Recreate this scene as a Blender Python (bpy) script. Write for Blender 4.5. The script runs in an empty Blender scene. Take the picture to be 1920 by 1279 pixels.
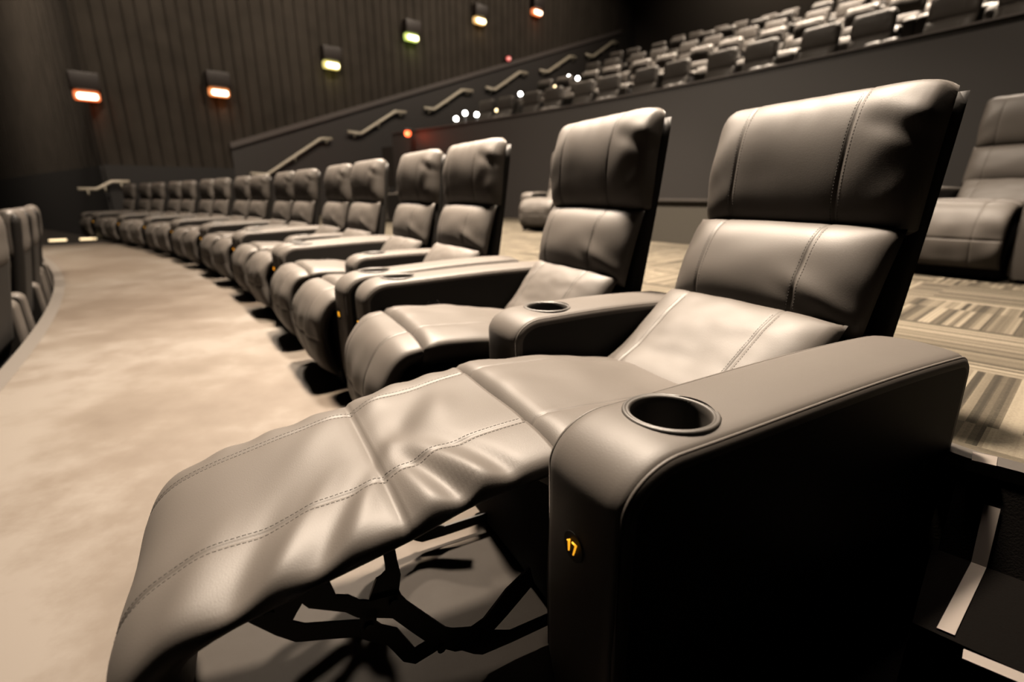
import bpy, bmesh, math, random
from mathutils import Vector, Matrix, noise
random.seed(7)
PI = math.pi
COL = bpy.context.scene.collection
SC = bpy.context.scene

# ------------------------------------------------------------------ camera
CAM_F, CAM_H, HORIZON, ROLL = 941.1, 0.872, 365.9, 0.29
pitch = math.atan((639.5 - HORIZON) / CAM_F)
cam = bpy.data.cameras.new('camera')
cam.sensor_fit = 'HORIZONTAL'; cam.sensor_width = 36.0
cam.lens = CAM_F * 36.0 / 1920.0
cam.clip_start = 0.02; cam.clip_end = 200
cam.dof.use_dof = True; cam.dof.focus_distance = 0.95; cam.dof.aperture_fstop = 2.0
cam_o = bpy.data.objects.new('camera', cam); COL.objects.link(cam_o)
cam_o.location = (0, 0, CAM_H)
cam_o.rotation_euler = (Matrix.Rotation(PI / 2 - pitch, 3, 'X') @ Matrix.Rotation(math.radians(-ROLL), 3, 'Z')).to_euler()
SC.camera = cam_o

# ------------------------------------------------------------------ world, exposure
w = bpy.data.worlds.new('world'); SC.world = w; w.use_nodes = True
w.node_tree.nodes['Background'].inputs[0].default_value = (1.0, 0.85, 0.7, 1)
w.node_tree.nodes['Background'].inputs[1].default_value = 0.002
SC.view_settings.view_transform = 'Standard'; SC.view_settings.look = 'None'
SC.view_settings.exposure = 0.0; SC.view_settings.gamma = 1.0
SC.view_settings.use_curve_mapping = False

# ------------------------------------------------------------------ the arc every row follows
CX, CY, RR = -26.71, -13.786, 30.453
def arc(off, phi, z=0.0):
    a = math.radians(phi)
    return Vector((CX + (RR + off) * math.cos(a), CY + (RR + off) * math.sin(a), z))

# ------------------------------------------------------------------ house lights, with added fills for fascia and walls
WARM = (1.0, 0.83, 0.66)
def area(name, loc, size, power, col=WARM, aim=None, spread=PI):
    l = bpy.data.lights.new(name, 'AREA'); l.shape = 'DISK'; l.size = size; l.energy = power * 4.0; l.color = col
    l.spread = spread
    o = bpy.data.objects.new(name, l); COL.objects.link(o); o.location = loc
    d = (Vector(aim) - Vector(loc)) if aim is not None else Vector((0, 0, -1))
    o.rotation_euler = d.to_track_quat('-Z', 'Y').to_euler()
    return o
def spot(name, loc, aim, power, ang=80, blend=0.8, r=0.12, col=WARM):
    l = bpy.data.lights.new(name, 'SPOT'); l.energy = power; l.color = col
    l.spot_size = math.radians(ang); l.spot_blend = blend; l.shadow_soft_size = r
    o = bpy.data.objects.new(name, l); COL.objects.link(o); o.location = loc
    o.rotation_euler = (Vector(aim) - Vector(loc)).to_track_quat('-Z', 'Y').to_euler()
    return o
for i, (off, ph, z, size, pw, spr) in enumerate([
        (0.95, 32.2, 6.6, 0.6, 260, 1.25), (0.95, 37.4, 6.6, 0.6, 310, 2.0), (0.9, 42.3, 6.6, 0.6, 290, 2.3), (0.4, 49, 6.6, 0.6, 16, 1.2),
        (-2.2, 43.5, 6.6, 0.6, 26, 0.75), (-1.9, 48.5, 6.6, 0.6, 30, 0.75),  # two narrow lamps added to lift the far end of the floor
        (2.2, 29.6, 6.4, 0.6, 20, 1.0), (4.0, 38.5, 6.4, 0.6, 110, 1.15),
        (10.8, 35, 9.4, 0.8, 480, 1.7), (10.8, 40, 9.4, 0.8, 330, 1.5), (10.8, 44.5, 9.4, 0.8, 120, 1.3),
        (16.5, 38, 12.4, 0.9, 520, 1.6), (16.5, 43.5, 12.4, 0.9, 260, 1.5)]):
    area('house_light', arc(off, ph, z), size, pw, spread=spr)

for ph in (31, 37, 43, 49):
    area('added_fascia_fill', arc(4.9, ph, 6.0), 0.5, 17, aim=arc(6.9, ph, 1.0), spread=1.5)  # added fill that brightens the parapet, no fixture here
AL = math.radians(47); E1 = Vector((math.sin(AL), math.cos(AL), 0)); NW = Vector((-math.cos(AL), math.sin(AL), 0)); DW = 15.6
def wp(u, z, d=0.0): return E1 * u + NW * (DW - d) + Vector((0, 0, z))
area('added_wall_fill', arc(18.0, 44.0, 12.6), 0.8, 90, aim=arc(21.5, 44.0, 10.3), spread=1.9)  # added fill for the back wall, no fixture here
for u, z, pw in ((1.5, 8.5, 70), (6, 9.5, 90), (11, 10.5, 90), (16, 11.5, 70)):
    area('added_wall_fill', wp(u, z, 4.5), 0.6, pw, aim=wp(u, z - 5.5, 0), spread=1.9)  # added fills that lift the side wall
area('added_wall_fill', (-13.5, 9.5, 8.5), 0.8, 170, aim=(-14.5, 16.5, 3.5), spread=1.9)  # added fill that lifts the exit wall

# ------------------------------------------------------------------ materials
def mat(name, col, rough=0.6, spec=0.5, metal=0.0, emis=None, es=0.0):
    m = bpy.data.materials.new(name); m.use_nodes = True
    b = m.node_tree.nodes['Principled BSDF']
    b.inputs['Base Color'].default_value = (*col, 1); b.inputs['Roughness'].default_value = rough
    b.inputs['Specular IOR Level'].default_value = spec; b.inputs['Metallic'].default_value = metal
    if emis:
        b.inputs['Emission Color'].default_value = (*emis, 1); b.inputs['Emission Strength'].default_value = es
    return m
def N(m, t, **kw):
    n = m.node_tree.nodes.new(t)
    for k, v in kw.items(): setattr(n, k, v)
    return n
def L(m, a, b): m.node_tree.links.new(a, b)
def P(m): return m.node_tree.nodes['Principled BSDF']
def noise_tex(m, scale, detail=3, rough=0.55, vec=None):
    n = N(m, 'ShaderNodeTexNoise'); n.inputs['Scale'].default_value = scale
    n.inputs['Detail'].default_value = detail; n.inputs['Roughness'].default_value = rough
    if vec is None:
        tc = N(m, 'ShaderNodeTexCoord'); vec = tc.outputs['Object']
    L(m, vec, n.inputs['Vector']); return n
def bump(m, fac, strength, dist):
    b = N(m, 'ShaderNodeBump'); b.inputs['Strength'].default_value = strength; b.inputs['Distance'].default_value = dist
    L(m, fac, b.inputs['Height']); L(m, b.outputs['Normal'], P(m).inputs['Normal']); return b
def ramp(m, fac, stops):
    r = N(m, 'ShaderNodeValToRGB')
    while len(r.color_ramp.elements) < len(stops): r.color_ramp.elements.new(0.5)
    for e, (p, c) in zip(r.color_ramp.elements, stops): e.position = p; e.color = (*c, 1)
    L(m, fac, r.inputs['Fac']); return r

M = {}
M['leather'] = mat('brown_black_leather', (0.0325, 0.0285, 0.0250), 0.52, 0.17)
n1 = noise_tex(M['leather'], 420, 2); bump(M['leather'], n1.outputs['Fac'], 0.16, 0.0012)
n2 = noise_tex(M['leather'], 7, 3)
rr = N(M['leather'], 'ShaderNodeMapRange'); rr.inputs[3].default_value = 0.48; rr.inputs[4].default_value = 0.58
L(M['leather'], n2.outputs['Fac'], rr.inputs[0]); L(M['leather'], rr.outputs[0], P(M['leather']).inputs['Roughness'])
M['side_leather'] = mat('shaded_side_leather', (0.00375, 0.00315, 0.0026), 0.6, 0.12)  # same leather, with the shade of the chair sides put into its colour
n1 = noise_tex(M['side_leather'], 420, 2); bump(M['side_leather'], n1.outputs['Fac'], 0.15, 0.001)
M['thread'] = mat('dark_thread', (0.006, 0.0045, 0.0035), 0.8, 0.2)
M['plastic'] = mat('cup_holder_plastic', (0.015, 0.013, 0.011), 0.5, 0.3)
M['black_metal'] = mat('black_steel', (0.003, 0.003, 0.003), 0.5, 0.3)
M['black_cloth'] = mat('black_base_cloth', (0.003, 0.0025, 0.0025), 0.9, 0.1)
M['button'] = mat('control_mark_grey', (0.02, 0.018, 0.016), 0.5, 0.4)
M['display'] = mat('number_window_black', (0.003, 0.003, 0.003), 0.5, 0.1)
M['amber'] = mat('amber_digits', (0.9, 0.5, 0.05), 0.5, 0.2, emis=(1.0, 0.42, 0.02), es=1.1)
M['rail'] = mat('pale_handrail_metal', (0.21, 0.19, 0.15), 0.45, 0.5)
M['white_tape'] = mat('white_edge_tape', (0.068, 0.058, 0.051), 0.6, 0.3)
M['step_black'] = mat('black_stair_carpet', (0.0011, 0.0009, 0.00075), 0.95, 0.02)
n1 = noise_tex(M['step_black'], 260, 3); bump(M['step_black'], n1.outputs['Fac'], 0.6, 0.003)
M['rubber'] = mat('brown_rubber_nosing', (0.0165, 0.0138, 0.0115), 0.6, 0.3)
M['tier_carpet'] = mat('tier_carpet', (0.01, 0.0084, 0.007), 0.95, 0.1)
M['fascia'] = mat('charcoal_fascia_paint', (0.0135, 0.0119, 0.01105), 0.55, 0.35)
M['dark_wall'] = mat('dark_lower_wall', (0.003, 0.0025, 0.00225), 0.7, 0.3)
M['back_wall'] = mat('back_wall_fabric', (0.0175, 0.015, 0.0125), 0.9, 0.1)
M['trim'] = mat('wall_cap_trim', (0.0375, 0.032, 0.03), 0.5, 0.4)
M['low_panel'] = mat('low_wall_brown', (0.02, 0.0175, 0.013), 0.7, 0.3)
M['sconce'] = mat('sconce_housing', (0.007, 0.0045, 0.0035), 0.5, 0.3)
M['floor_edge'] = mat('grey_floor_edge', (0.031, 0.0265, 0.0225), 0.6, 0.3)

# smooth beige floor with cloudy mottling
m = M['floor'] = mat('beige_vinyl_floor', (0.0375, 0.03, 0.025), 0.6, 0.15)
a = noise_tex(m, 2.2, 7, 0.66); b = noise_tex(m, 0.35, 2)
mx = N(m, 'ShaderNodeMath', operation='MULTIPLY_ADD'); L(m, a.outputs['Fac'], mx.inputs[0]); mx.inputs[1].default_value = 0.8
L(m, b.outputs['Fac'], mx.inputs[2])
r = ramp(m, mx.outputs[0], [(0.70, (0.0270, 0.0205, 0.0150)), (0.88, (0.0385, 0.0315, 0.0250)), (1.06, (0.0520, 0.0455, 0.0390))])
L(m, r.outputs[0], P(m).inputs['Base Color'])

# striped carpet planks laid in alternating directions
m = M['carpet'] = mat('striped_plank_carpet', (0.075, 0.0625, 0.0475), 0.95, 0.1)
tc = N(m, 'ShaderNodeTexCoord')
mp = N(m, 'ShaderNodeMapping'); mp.inputs['Rotation'].default_value = (0, 0, math.radians(-41)); L(m, tc.outputs['Object'], mp.inputs['Vector'])
sp = N(m, 'ShaderNodeSeparateXYZ'); L(m, mp.outputs[0], sp.inputs[0])
def mth(op, a, b=None, c=None):
    n = N(m, 'ShaderNodeMath', operation=op)
    for i, v in enumerate((a, b, c)):
        if v is None: continue
        if isinstance(v, (int, float)): n.inputs[i].default_value = v
        else: L(m, v, n.inputs[i])
    return n.outputs[0]
T_ = 0.62
tx = mth('FLOOR', mth('DIVIDE', mth('SUBTRACT', sp.outputs[0], 0.12), T_)); ty = mth('FLOOR', mth('DIVIDE', sp.outputs[1], T_))
par = mth('MODULO', mth('ABSOLUTE', mth('ADD', tx, ty)), 2.0)
swp = mth('LESS_THAN', par, 0.5)
def mixv(f, a, b): return mth('ADD', mth('MULTIPLY', a, mth('SUBTRACT', 1.0, f)), mth('MULTIPLY', b, f))
across = mixv(swp, sp.outputs[0], sp.outputs[1]); along = mixv(swp, sp.outputs[1], sp.outputs[0])
def stripe(freq, lenf, seed):
    cv = N(m, 'ShaderNodeCombineXYZ')
    L(m, mth('FLOOR', mth('MULTIPLY', across, freq)), cv.inputs[0])
    L(m, mth('ADD', mth('FLOOR', mth('MULTIPLY', along, lenf)), seed), cv.inputs[1]); L(m, mth('ADD', mth('MULTIPLY', tx, 7.0), ty), cv.inputs[2])
    wn = N(m, 'ShaderNodeTexWhiteNoise'); L(m, cv.outputs[0], wn.inputs['Vector']); return wn.outputs['Value']
s1 = stripe(52.0, 2.0, 3.0); s2 = stripe(130.0, 0.8, 9.0); nz = noise_tex(m, 190, 3)
tot = mth('ADD', mth('ADD', mth('MULTIPLY', s1, 0.55), mth('MULTIPLY', s2, 0.22)), mth('MULTIPLY', nz.outputs['Fac'], 0.28))
r = ramp(m, tot, [(0.24, (0.009, 0.0075, 0.0052)), (0.42, (0.022, 0.0185, 0.013)), (0.66, (0.041, 0.035, 0.0255)), (0.85, (0.070, 0.061, 0.046))])
L(m, r.outputs[0], P(m).inputs['Base Color']); bump(m, tot, 0.5, 0.004)

# pleated wall fabric
m = M['wall_fabric'] = mat('wall_panel_fabric', (0.013, 0.011, 0.009), 0.9, 0.1)
a = noise_tex(m, 2.0, 4); r = ramp(m, a.outputs['Fac'], [(0.3, (0.012, 0.010, 0.0078)), (0.7, (0.018, 0.015, 0.012))])
L(m, r.outputs[0], P(m).inputs['Base Color'])

# ------------------------------------------------------------------ helpers
def link(name, me, m=None, parent=None, smooth=True):
    o = bpy.data.objects.new(name, me); COL.objects.link(o)
    if m is not None: me.materials.append(m)
    if smooth:
        for p in me.polygons: p.use_smooth = True
    if parent is not None: o.parent = parent
    return o
def from_bm(name, bm, m, parent=None, smooth=True, angle=None):
    bmesh.ops.recalc_face_normals(bm, faces=bm.faces)
    me = bpy.data.meshes.new(name); bm.to_mesh(me); bm.free()
    o = link(name, me, m, parent, smooth)
    if angle is not None: me.set_sharp_from_angle(angle=math.radians(angle))
    return o
def tag(o, label, cat, group=None):
    o['label'] = label; o['category'] = cat
    if group: o['group'] = group
def struct(name, bm, m, smooth=False, angle=None):
    o = from_bm(name, bm, m, None, smooth, angle); o['kind'] = 'structure'; return o
def empty(name, loc=(0, 0, 0), rz=0.0):
    o = bpy.data.objects.new(name, None); COL.objects.link(o); o.location = loc; o.rotation_euler = (0, 0, rz); return o
def box(bm, x0, x1, y0, y1, z0, z1, mtx=None, bev=0.0):
    g = bmesh.ops.create_cube(bm, size=1.0)
    T = Matrix.Translation(((x0 + x1) / 2, (y0 + y1) / 2, (z0 + z1) / 2)) @ Matrix.Diagonal((x1 - x0, y1 - y0, z1 - z0, 1))
    if mtx is not None: T = mtx @ T
    bmesh.ops.transform(bm, matrix=T, verts=g['verts'])
    if bev:
        es = {e for v in g['verts'] for e in v.link_edges}
        bmesh.ops.bevel(bm, geom=list(es), offset=bev, segments=3, affect='EDGES', profile=0.5)
def tube(bm, pts, r, n=8, ry=None, up=Vector((0, 0, 1)), closed=False):
    """round or flat-oval bar following points"""
    ry = ry or r; rings = []; k = len(pts)
    for i, p in enumerate(pts):
        p = Vector(p)
        a = Vector(pts[(i - 1) % k]) if (closed or i > 0) else p
        b = Vector(pts[(i + 1) % k]) if (closed or i < k - 1) else p
        t = (b - a).normalized(); s = t.cross(up)
        if s.length < 1e-4: s = t.cross(Vector((1, 0, 0)))
        s.normalize(); u = s.cross(t)
        f = 1.0
        if 0 < i < k - 1 or closed:
            c = (p - a).normalized().dot((b - p).normalized()); f = 1 / max(0.5, math.sqrt((1 + c) / 2))
        rings.append([bm.verts.new(p + s * (r * math.cos(q)) + u * (ry * f * math.sin(q))) for q in [2 * PI * j / n for j in range(n)]])
    for i in range(k if closed else k - 1):
        A, B = rings[i], rings[(i + 1) % k]
        for j in range(n): bm.faces.new((A[j], A[(j + 1) % n], B[(j + 1) % n], B[j]))
    if not closed:
        bm.faces.new(rings[0]); bm.faces.new(list(reversed(rings[-1])))
def copy_tree(o, parent=None, skip=()):
    c = o.copy(); COL.objects.link(c)
    if parent is not None: c.parent = parent
    for ch in list(o.children):
        if ch.name.split('.')[0] in skip: continue
        copy_tree(ch, c, skip)
    return c
def clampf(x, a, b): return max(a, min(b, x))
def smooth_path(pts, n):
    """Catmull-Rom resample of (t, z) points to n samples by arc length"""
    P_ = [Vector((p[0], p[1])) for p in pts]
    P_ = [P_[0] * 2 - P_[1]] + P_ + [P_[-1] * 2 - P_[-2]]
    out = []
    for i in range(1, len(P_) - 2):
        for k in range(24):
            t = k / 24; a, b, c, d = P_[i - 1:i + 3]
            out.append(0.5 * ((2 * b) + (-a + c) * t + (2 * a - 5 * b + 4 * c - d) * t * t + (-a + 3 * b - 3 * c + d) * t ** 3))
    out.append(P_[-2])
    d = [0.0]
    for i in range(1, len(out)): d.append(d[-1] + (out[i] - out[i - 1]).length)
    res = []; j = 0
    for k in range(n):
        s = d[-1] * k / (n - 1)
        while j < len(d) - 2 and d[j + 1] < s: j += 1
        f = (s - d[j]) / max(1e-9, d[j + 1] - d[j]); res.append(out[j].lerp(out[j + 1], clampf(f, 0, 1)))
    return res, d[-1]

# local frame of a recliner: x = -s (s runs along the row, away from the camera), y = t (towards the back), z up
def V(s, t, z): return Vector((-s, t, z))

def columns(w, seams, n):
    c = {round(w * math.sin(PI / 2 * (-1 + 2 * i / (n - 1))) * 0.25 + 0.75 * w * (-1 + 2 * i / (n - 1)), 5) for i in range(n)}
    for s in seams:
        c = {x for x in c if abs(x - s) > 0.016}
        c |= {round(s + d, 5) for d in (-0.015, -0.007, -0.0032, 0, 0.0032, 0.007, 0.015)}
    return sorted(c)

def sweep(bm, cs, path, w, hf, hb, p=4.0, q=2.2, seams=(), disp=None, ncol=34, backcols=9, pinch=0.0):
    """a cushion: superellipse cross-sections (in s and the path normal) carried along a (t, z) path"""
    n = len(path); cols = columns(w, seams, ncol); ww = w
    bc = [w * (1 - 2 * (i + 1) / (backcols + 1)) for i in range(backcols)]
    rings = []; front = []
    for i, pt in enumerate(path):
        a = i / (n - 1)
        tg = (path[min(n - 1, i + 1)] - path[max(0, i - 1)]).normalized()
        nt, nz = -tg.y, tg.x
        F, B = hf(a), hb(a); ring = []; fr = []
        for s in cols:
            e = max(0.0, 1 - abs(s / ww) ** p) ** (1 / q)
            h = F * e
            for sm in seams:
                d = s - sm; h -= min(F, 1.0) * 0 + (0.0032 * math.exp(-(d / 0.0028) ** 2) + 0.0016 * math.exp(-(d / 0.022) ** 2)) * min(1.0, F / 0.02)
            sx = s
            if disp:
                r_ = disp(a, s, e, pt)
                if isinstance(r_, tuple): h += r_[0]; sx = s + r_[1]
                else: h += r_
            pk = pinch * clampf((abs(s / ww) - 0.80) / 0.20, 0, 1) ** 2; pc = pt.lerp(path[n // 2], pk)
            v = V(cs + sx, pc.x + nt * h, pc.y + nz * h); ring.append(bm.verts.new(v)); fr.append(v)
        for s in bc:
            e = max(0.0, 1 - abs(s / ww) ** p) ** (1 / q)
            pk = pinch * clampf((abs(s / ww) - 0.80) / 0.20, 0, 1) ** 2; pc = pt.lerp(path[n // 2], pk)
            ring.append(bm.verts.new(V(cs + s, pc.x - nt * B * e, pc.y - nz * B * e)))
        rings.append(ring); front.append((a, fr))
    m_ = len(rings[0])
    for i in range(n - 1):
        for j in range(m_):
            bm.faces.new((rings[i][j], rings[i][(j + 1) % m_], rings[i + 1][(j + 1) % m_], rings[i + 1][j]))
    bm.faces.new(rings[0]); bm.faces.new(list(reversed(rings[-1])))
    return cols, front

def stitches(front, cols, seams, off=0.0085, a0=0.06, a1=0.94):
    bm = bmesh.new()
    for sm in seams:
        for sgn in (-1, 1):
            tgt = sm + sgn * off
            j = max(k for k in range(len(cols) - 1) if cols[k] <= tgt); f = (tgt - cols[j]) / (cols[j + 1] - cols[j])
            line = [fr[j].lerp(fr[j + 1], f) for a, fr in front if a0 <= a <= a1]
            nr = []
            for k in range(len(line)):
                t = (line[min(k + 1, len(line) - 1)] - line[max(k - 1, 0)]).normalized()
                x = Vector((1, 0, 0)); nn = t.cross(x).normalized(); nr.append((t, nn))
            d = 0.0; nxt = 0.0
            for k in range(len(line) - 1):
                seg = (line[k + 1] - line[k]).length; t, nn = nr[k]
                while nxt < d + seg:
                    c = line[k].lerp(line[k + 1], (nxt - d) / seg)
                    x = Vector((1, 0, 0)); hl, hw, hh = 0.0026, 0.00045, 0.0005
                    vs = [bm.verts.new(c + t * (hl * i) + x * (hw * jx) + nn * (hh * kz)) for i in (-1, 1) for jx in (-1, 1) for kz in (-1, 1)]
                    for q_ in ((0, 1, 3, 2), (4, 6, 7, 5), (0, 4, 5, 1), (2, 3, 7, 6), (0, 2, 6, 4), (1, 5, 7, 3)): bm.faces.new([vs[z] for z in q_])
                    nxt += 0.0078
                d += seg
    return bm

# ------------------------------------------------------------------ recliner parts
AW, SW, ARM_W = 0.246, 0.503, 0.092
C_NEAR, C_FAR = AW + SW / 2 + 0.01, 2 * AW + 1.5 * SW + 0.01
ARM_S = (AW / 2, 1.5 * AW + SW, 2.5 * AW + 2 * SW)
MOD_L = 1.704

def arm_outline(t0, t1, zt, zr, r):
    """closed (t, z) outline of an armrest: tall front, big front radius, gently rising top, small rear radius"""
    pts = [(t0 + 0.02, 0.03), (t0 + 0.004, 0.12), (t0, 0.26)]
    n = 14
    for i in range(n + 1):
        a = PI - (PI / 2) * i / n
        pts.append((t0 + r + r * math.cos(a), zt - r * 0.78 + r * 0.78 * math.sin(a)))
    x0 = t0 + r
    for i in range(1, 12):
        f = i / 12; pts.append((x0 + (t1 - 0.05 - x0) * f, zt + (zr - zt) * (f * f * (3 - 2 * f)) + 0.006 * math.sin(PI * f)))
    for i in range(7):
        a = PI / 2 - (PI / 2) * i / 6
        pts.append((t1 - 0.05 + 0.05 * math.cos(a), zr - 0.05 + 0.05 * math.sin(a)))
    pts += [(t1 + 0.008, 0.3), (t1 + 0.012, 0.12), (t1 + 0.012, 0.03)]
    return [Vector(p) for p in pts]
def offset_outline(pts, d):
    n = len(pts); out = []
    for i in range(n):
        a, b, c = pts[(i - 1) % n], pts[i], pts[(i + 1) % n]
        e1 = (b - a).normalized(); e2 = (c - b).normalized()
        n1 = Vector((e1.y, -e1.x)); n2 = Vector((e2.y, -e2.x)); nn = (n1 + n2)
        if nn.length < 1e-6: nn = n1
        nn.normalize(); f = 1 / max(0.6, nn.dot(n1)); out.append(b + nn * (d * f))
    return out
def make_arm(parent, s_c, t0, t1, zt, zr, r, cup_t, name='armrest'):
    out = arm_outline(t0, t1, zt, zr, r); n = len(out)
    W = ARM_W; e = 0.020
    layers = [(-W, 0.026), (-W, 0.019), (-W + 0.0012, 0.0135), (-W + 0.0045, 0.009), (-W + 0.0060, 0.0098), (-W + 0.0085, 0.0098), (-W + 0.0105, 0.0062), (-W + 0.016, 0.0028), (-W + 0.03, 0.0)]
    k = 9
    mid = [(-W + 0.03 + (2 * W - 0.06) * i / k, -0.004 * math.sin(PI * i / k)) for i in range(1, k)]
    lay = layers + mid + [(-a, b) for a, b in reversed(layers)]
    bm = bmesh.new(); rings = []
    for s, inset in lay:
        o2 = offset_outline(out, inset) if abs(inset) > 1e-9 else out
        rings.append([bm.verts.new(V(s_c + s, p.x, max(p.y, 0.02))) for p in o2])
    for i in range(len(rings) - 1):
        for j in range(n): bm.faces.new((rings[i][j], rings[i][(j + 1) % n], rings[i + 1][(j + 1) % n], rings[i + 1][j]))
    f0 = bm.faces.new(rings[0]); f1 = bm.faces.new(list(reversed(rings[-1])))
    o = from_bm(name, bm, M['leather'], parent, True)
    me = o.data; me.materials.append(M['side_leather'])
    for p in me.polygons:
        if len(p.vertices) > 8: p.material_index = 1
    zc = zt + 0.004
    # the cup well is cut out of the upholstery, then lined by the holder
    if cup_t is not None:
        cb = bmesh.new()
        bmesh.ops.create_cone(cb, cap_ends=True, segments=40, radius1=0.0655, radius2=0.0655, depth=0.21,
                              matrix=Matrix.Translation(V(s_c, cup_t, zc)))
        cm = bpy.data.meshes.new('cut'); cb.to_mesh(cm); cb.free()
        co = bpy.data.objects.new('cut', cm); COL.objects.link(co)
        md = o.modifiers.new('b', 'BOOLEAN'); md.operation = 'DIFFERENCE'; md.object = co; md.solver = 'EXACT'
        sav = o.parent; o.parent = None
        bpy.context.view_layer.update()
        ev = o.evaluated_get(bpy.context.evaluated_depsgraph_get())
        nm = bpy.data.meshes.new_from_object(ev); o.modifiers.clear(); o.data = nm; o.parent = sav
        bpy.data.objects.remove(co, do_unlink=True)
    o.data.set_sharp_from_angle(angle=math.radians(50))
    if cup_t is not None:
        prof = [(0.0, -0.095), (0.050, -0.095), (0.055, -0.085), (0.0585, -0.012), (0.0595, -0.001), (0.0612, 0.0012), (0.0635, 0.0020), (0.0645, 0.0004),
                (0.0660, 0.0022), (0.0690, 0.0026), (0.0712, 0.0006), (0.0718, -0.005), (0.066, -0.008), (0.0625, -0.02), (0.060, -0.085), (0.05, -0.0975), (0.0, -0.0975)]
        cb = bmesh.new(); rings = []
        for rr_, zz in prof:
            if rr_ == 0: rings.append([cb.verts.new(V(s_c, cup_t, zc + zz))]); continue
            rings.append([cb.verts.new(V(s_c + rr_ * math.cos(q), cup_t + rr_ * math.sin(q), zc + zz)) for q in [2 * PI * j / 56 for j in range(56)]])
        for A, B in zip(rings, rings[1:]):
            for j in range(56):
                j2 = (j + 1) % 56
                if len(A) == 1: cb.faces.new((A[0], B[j2], B[j]))
                elif len(B) == 1: cb.faces.new((A[j], A[j2], B[0]))
                else: cb.faces.new((A[j], A[j2], B[j2], B[j]))
        from_bm('cup_holder', cb, M['plastic'], o)
    # piping along both top edges
    pb = bmesh.new()
    for sg in (-1, 1):
        ins = offset_outline(out, 0.0085)
        idx = [i for i, p in enumerate(out) if p.y > 0.05]
        tube(pb, [V(s_c + sg * (W - 0.0072), ins[i].x, ins[i].y) for i in idx], 0.0026, 6)
        ins2 = offset_outline(out, 0.0004)
    from_bm('piping', pb, M['leather'], o)
    return o

def number_light(parent, text, s_c, t, z):
    """seat number glowing behind a small dark window on the front of the armrest"""
    cb = bmesh.new()
    bmesh.ops.create_cone(cb, cap_ends=True, segments=28, radius1=0.024, radius2=0.023, depth=0.005)
    bmesh.ops.transform(cb, matrix=Matrix.Translation(V(s_c, t - 0.001, z)) @ Matrix.Rotation(PI / 2, 4, 'X'), verts=cb.verts)
    win = from_bm('number_window', cb, M['display'], parent, True, 40)
    # digits drawn as rounded strokes
    D = {'0': [[(0, .2), (0, .8), (.25, 1), (.5, .8), (.5, .2), (.25, 0), (0, .2)]], '1': [[(.08, .8), (.3, 1), (.3, 0)]],
         '2': [[(0, .8), (.25, 1), (.5, .75), (0, 0), (.5, 0)]], '3': [[(0, .9), (.3, 1), (.5, .75), (.2, .5), (.5, .25), (.25, 0), (0, .1)]],
         '4': [[(.4, 0), (.4, 1), (0, .35), (.55, .35)]], '5': [[(.5, 1), (.05, 1), (.05, .55), (.35, .6), (.5, .3), (.25, 0), (0, .1)]],
         '6': [[(.45, 1), (.1, .55), (0, .25), (.25, 0), (.5, .25), (.25, .5), (.05, .4)]], '7': [[(0, 1), (.5, 1), (.2, 0)]],
         '8': [[(.25, .5), (.02, .75), (.25, 1), (.48, .75), (.25, .5), (0, .25), (.25, 0), (.5, .25), (.25, .5)]],
         '9': [[(.45, .6), (.25, .5), (0, .75), (.25, 1), (.5, .75), (.4, .3), (.1, 0)]]}
    hgt = 0.0185; bm = bmesh.new(); wd = 0.6 * hgt; tot = len(text) * wd + (len(text) - 1) * 0.12 * hgt; x = -tot / 2
    for ch in text:
        for st in D[ch]:
            tube(bm, [V(s_c - (x + px * hgt) , t - 0.0058, z - hgt / 2 + pz * hgt) for px, pz in st], 0.0012, 6, up=Vector((0, 1, 0)))
        x += wd + 0.12 * hgt
    from_bm('seat_number', bm, M['amber'], win)

def control_button(parent, s, t, z):
    """touch control on the inner face of the armrest: two bracket marks and a dot"""
    bm = bmesh.new()
    for sg in (-1, 1):
        tube(bm, [V(s, t + sg * (0.022 - 0.010 * abs(k) * abs(k) / 9 + 0.004), z + 0.018 * k / 3) for k in (-3, -2, -1, 0, 1, 2, 3)], 0.002, 6, up=Vector((1, 0, 0)))
        tube(bm, [V(s, t + sg * (0.013 - 0.007 * abs(k) * abs(k) / 9 + 0.002), z + 0.009 * k / 3) for k in (-3, -2, -1, 0, 1, 2, 3)], 0.0016, 6, up=Vector((1, 0, 0)))
    g = bmesh.ops.create_uvsphere(bm, u_segments=10, v_segments=6, radius=0.004); bmesh.ops.translate(bm, verts=g['verts'], vec=V(s, t, z))
    from_bm('control_button', bm, M['button'], parent)

def endcap(H, n=3.0): return lambda a: H * max(0.0, 1 - abs(2 * a - 1) ** n) ** (1 / n) + 0.0004
def wr(seed, amp, k=9.0):
    def f(a, s, e, pt):
        x = noise.noise(Vector((s * k, a * 4 + seed, seed * 1.7))) + 0.5 * noise.noise(Vector((s * k * 2.3, a * 9 + seed, 3.1)))
        return amp * x * min(1, e * 1.3)
    return f

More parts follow.
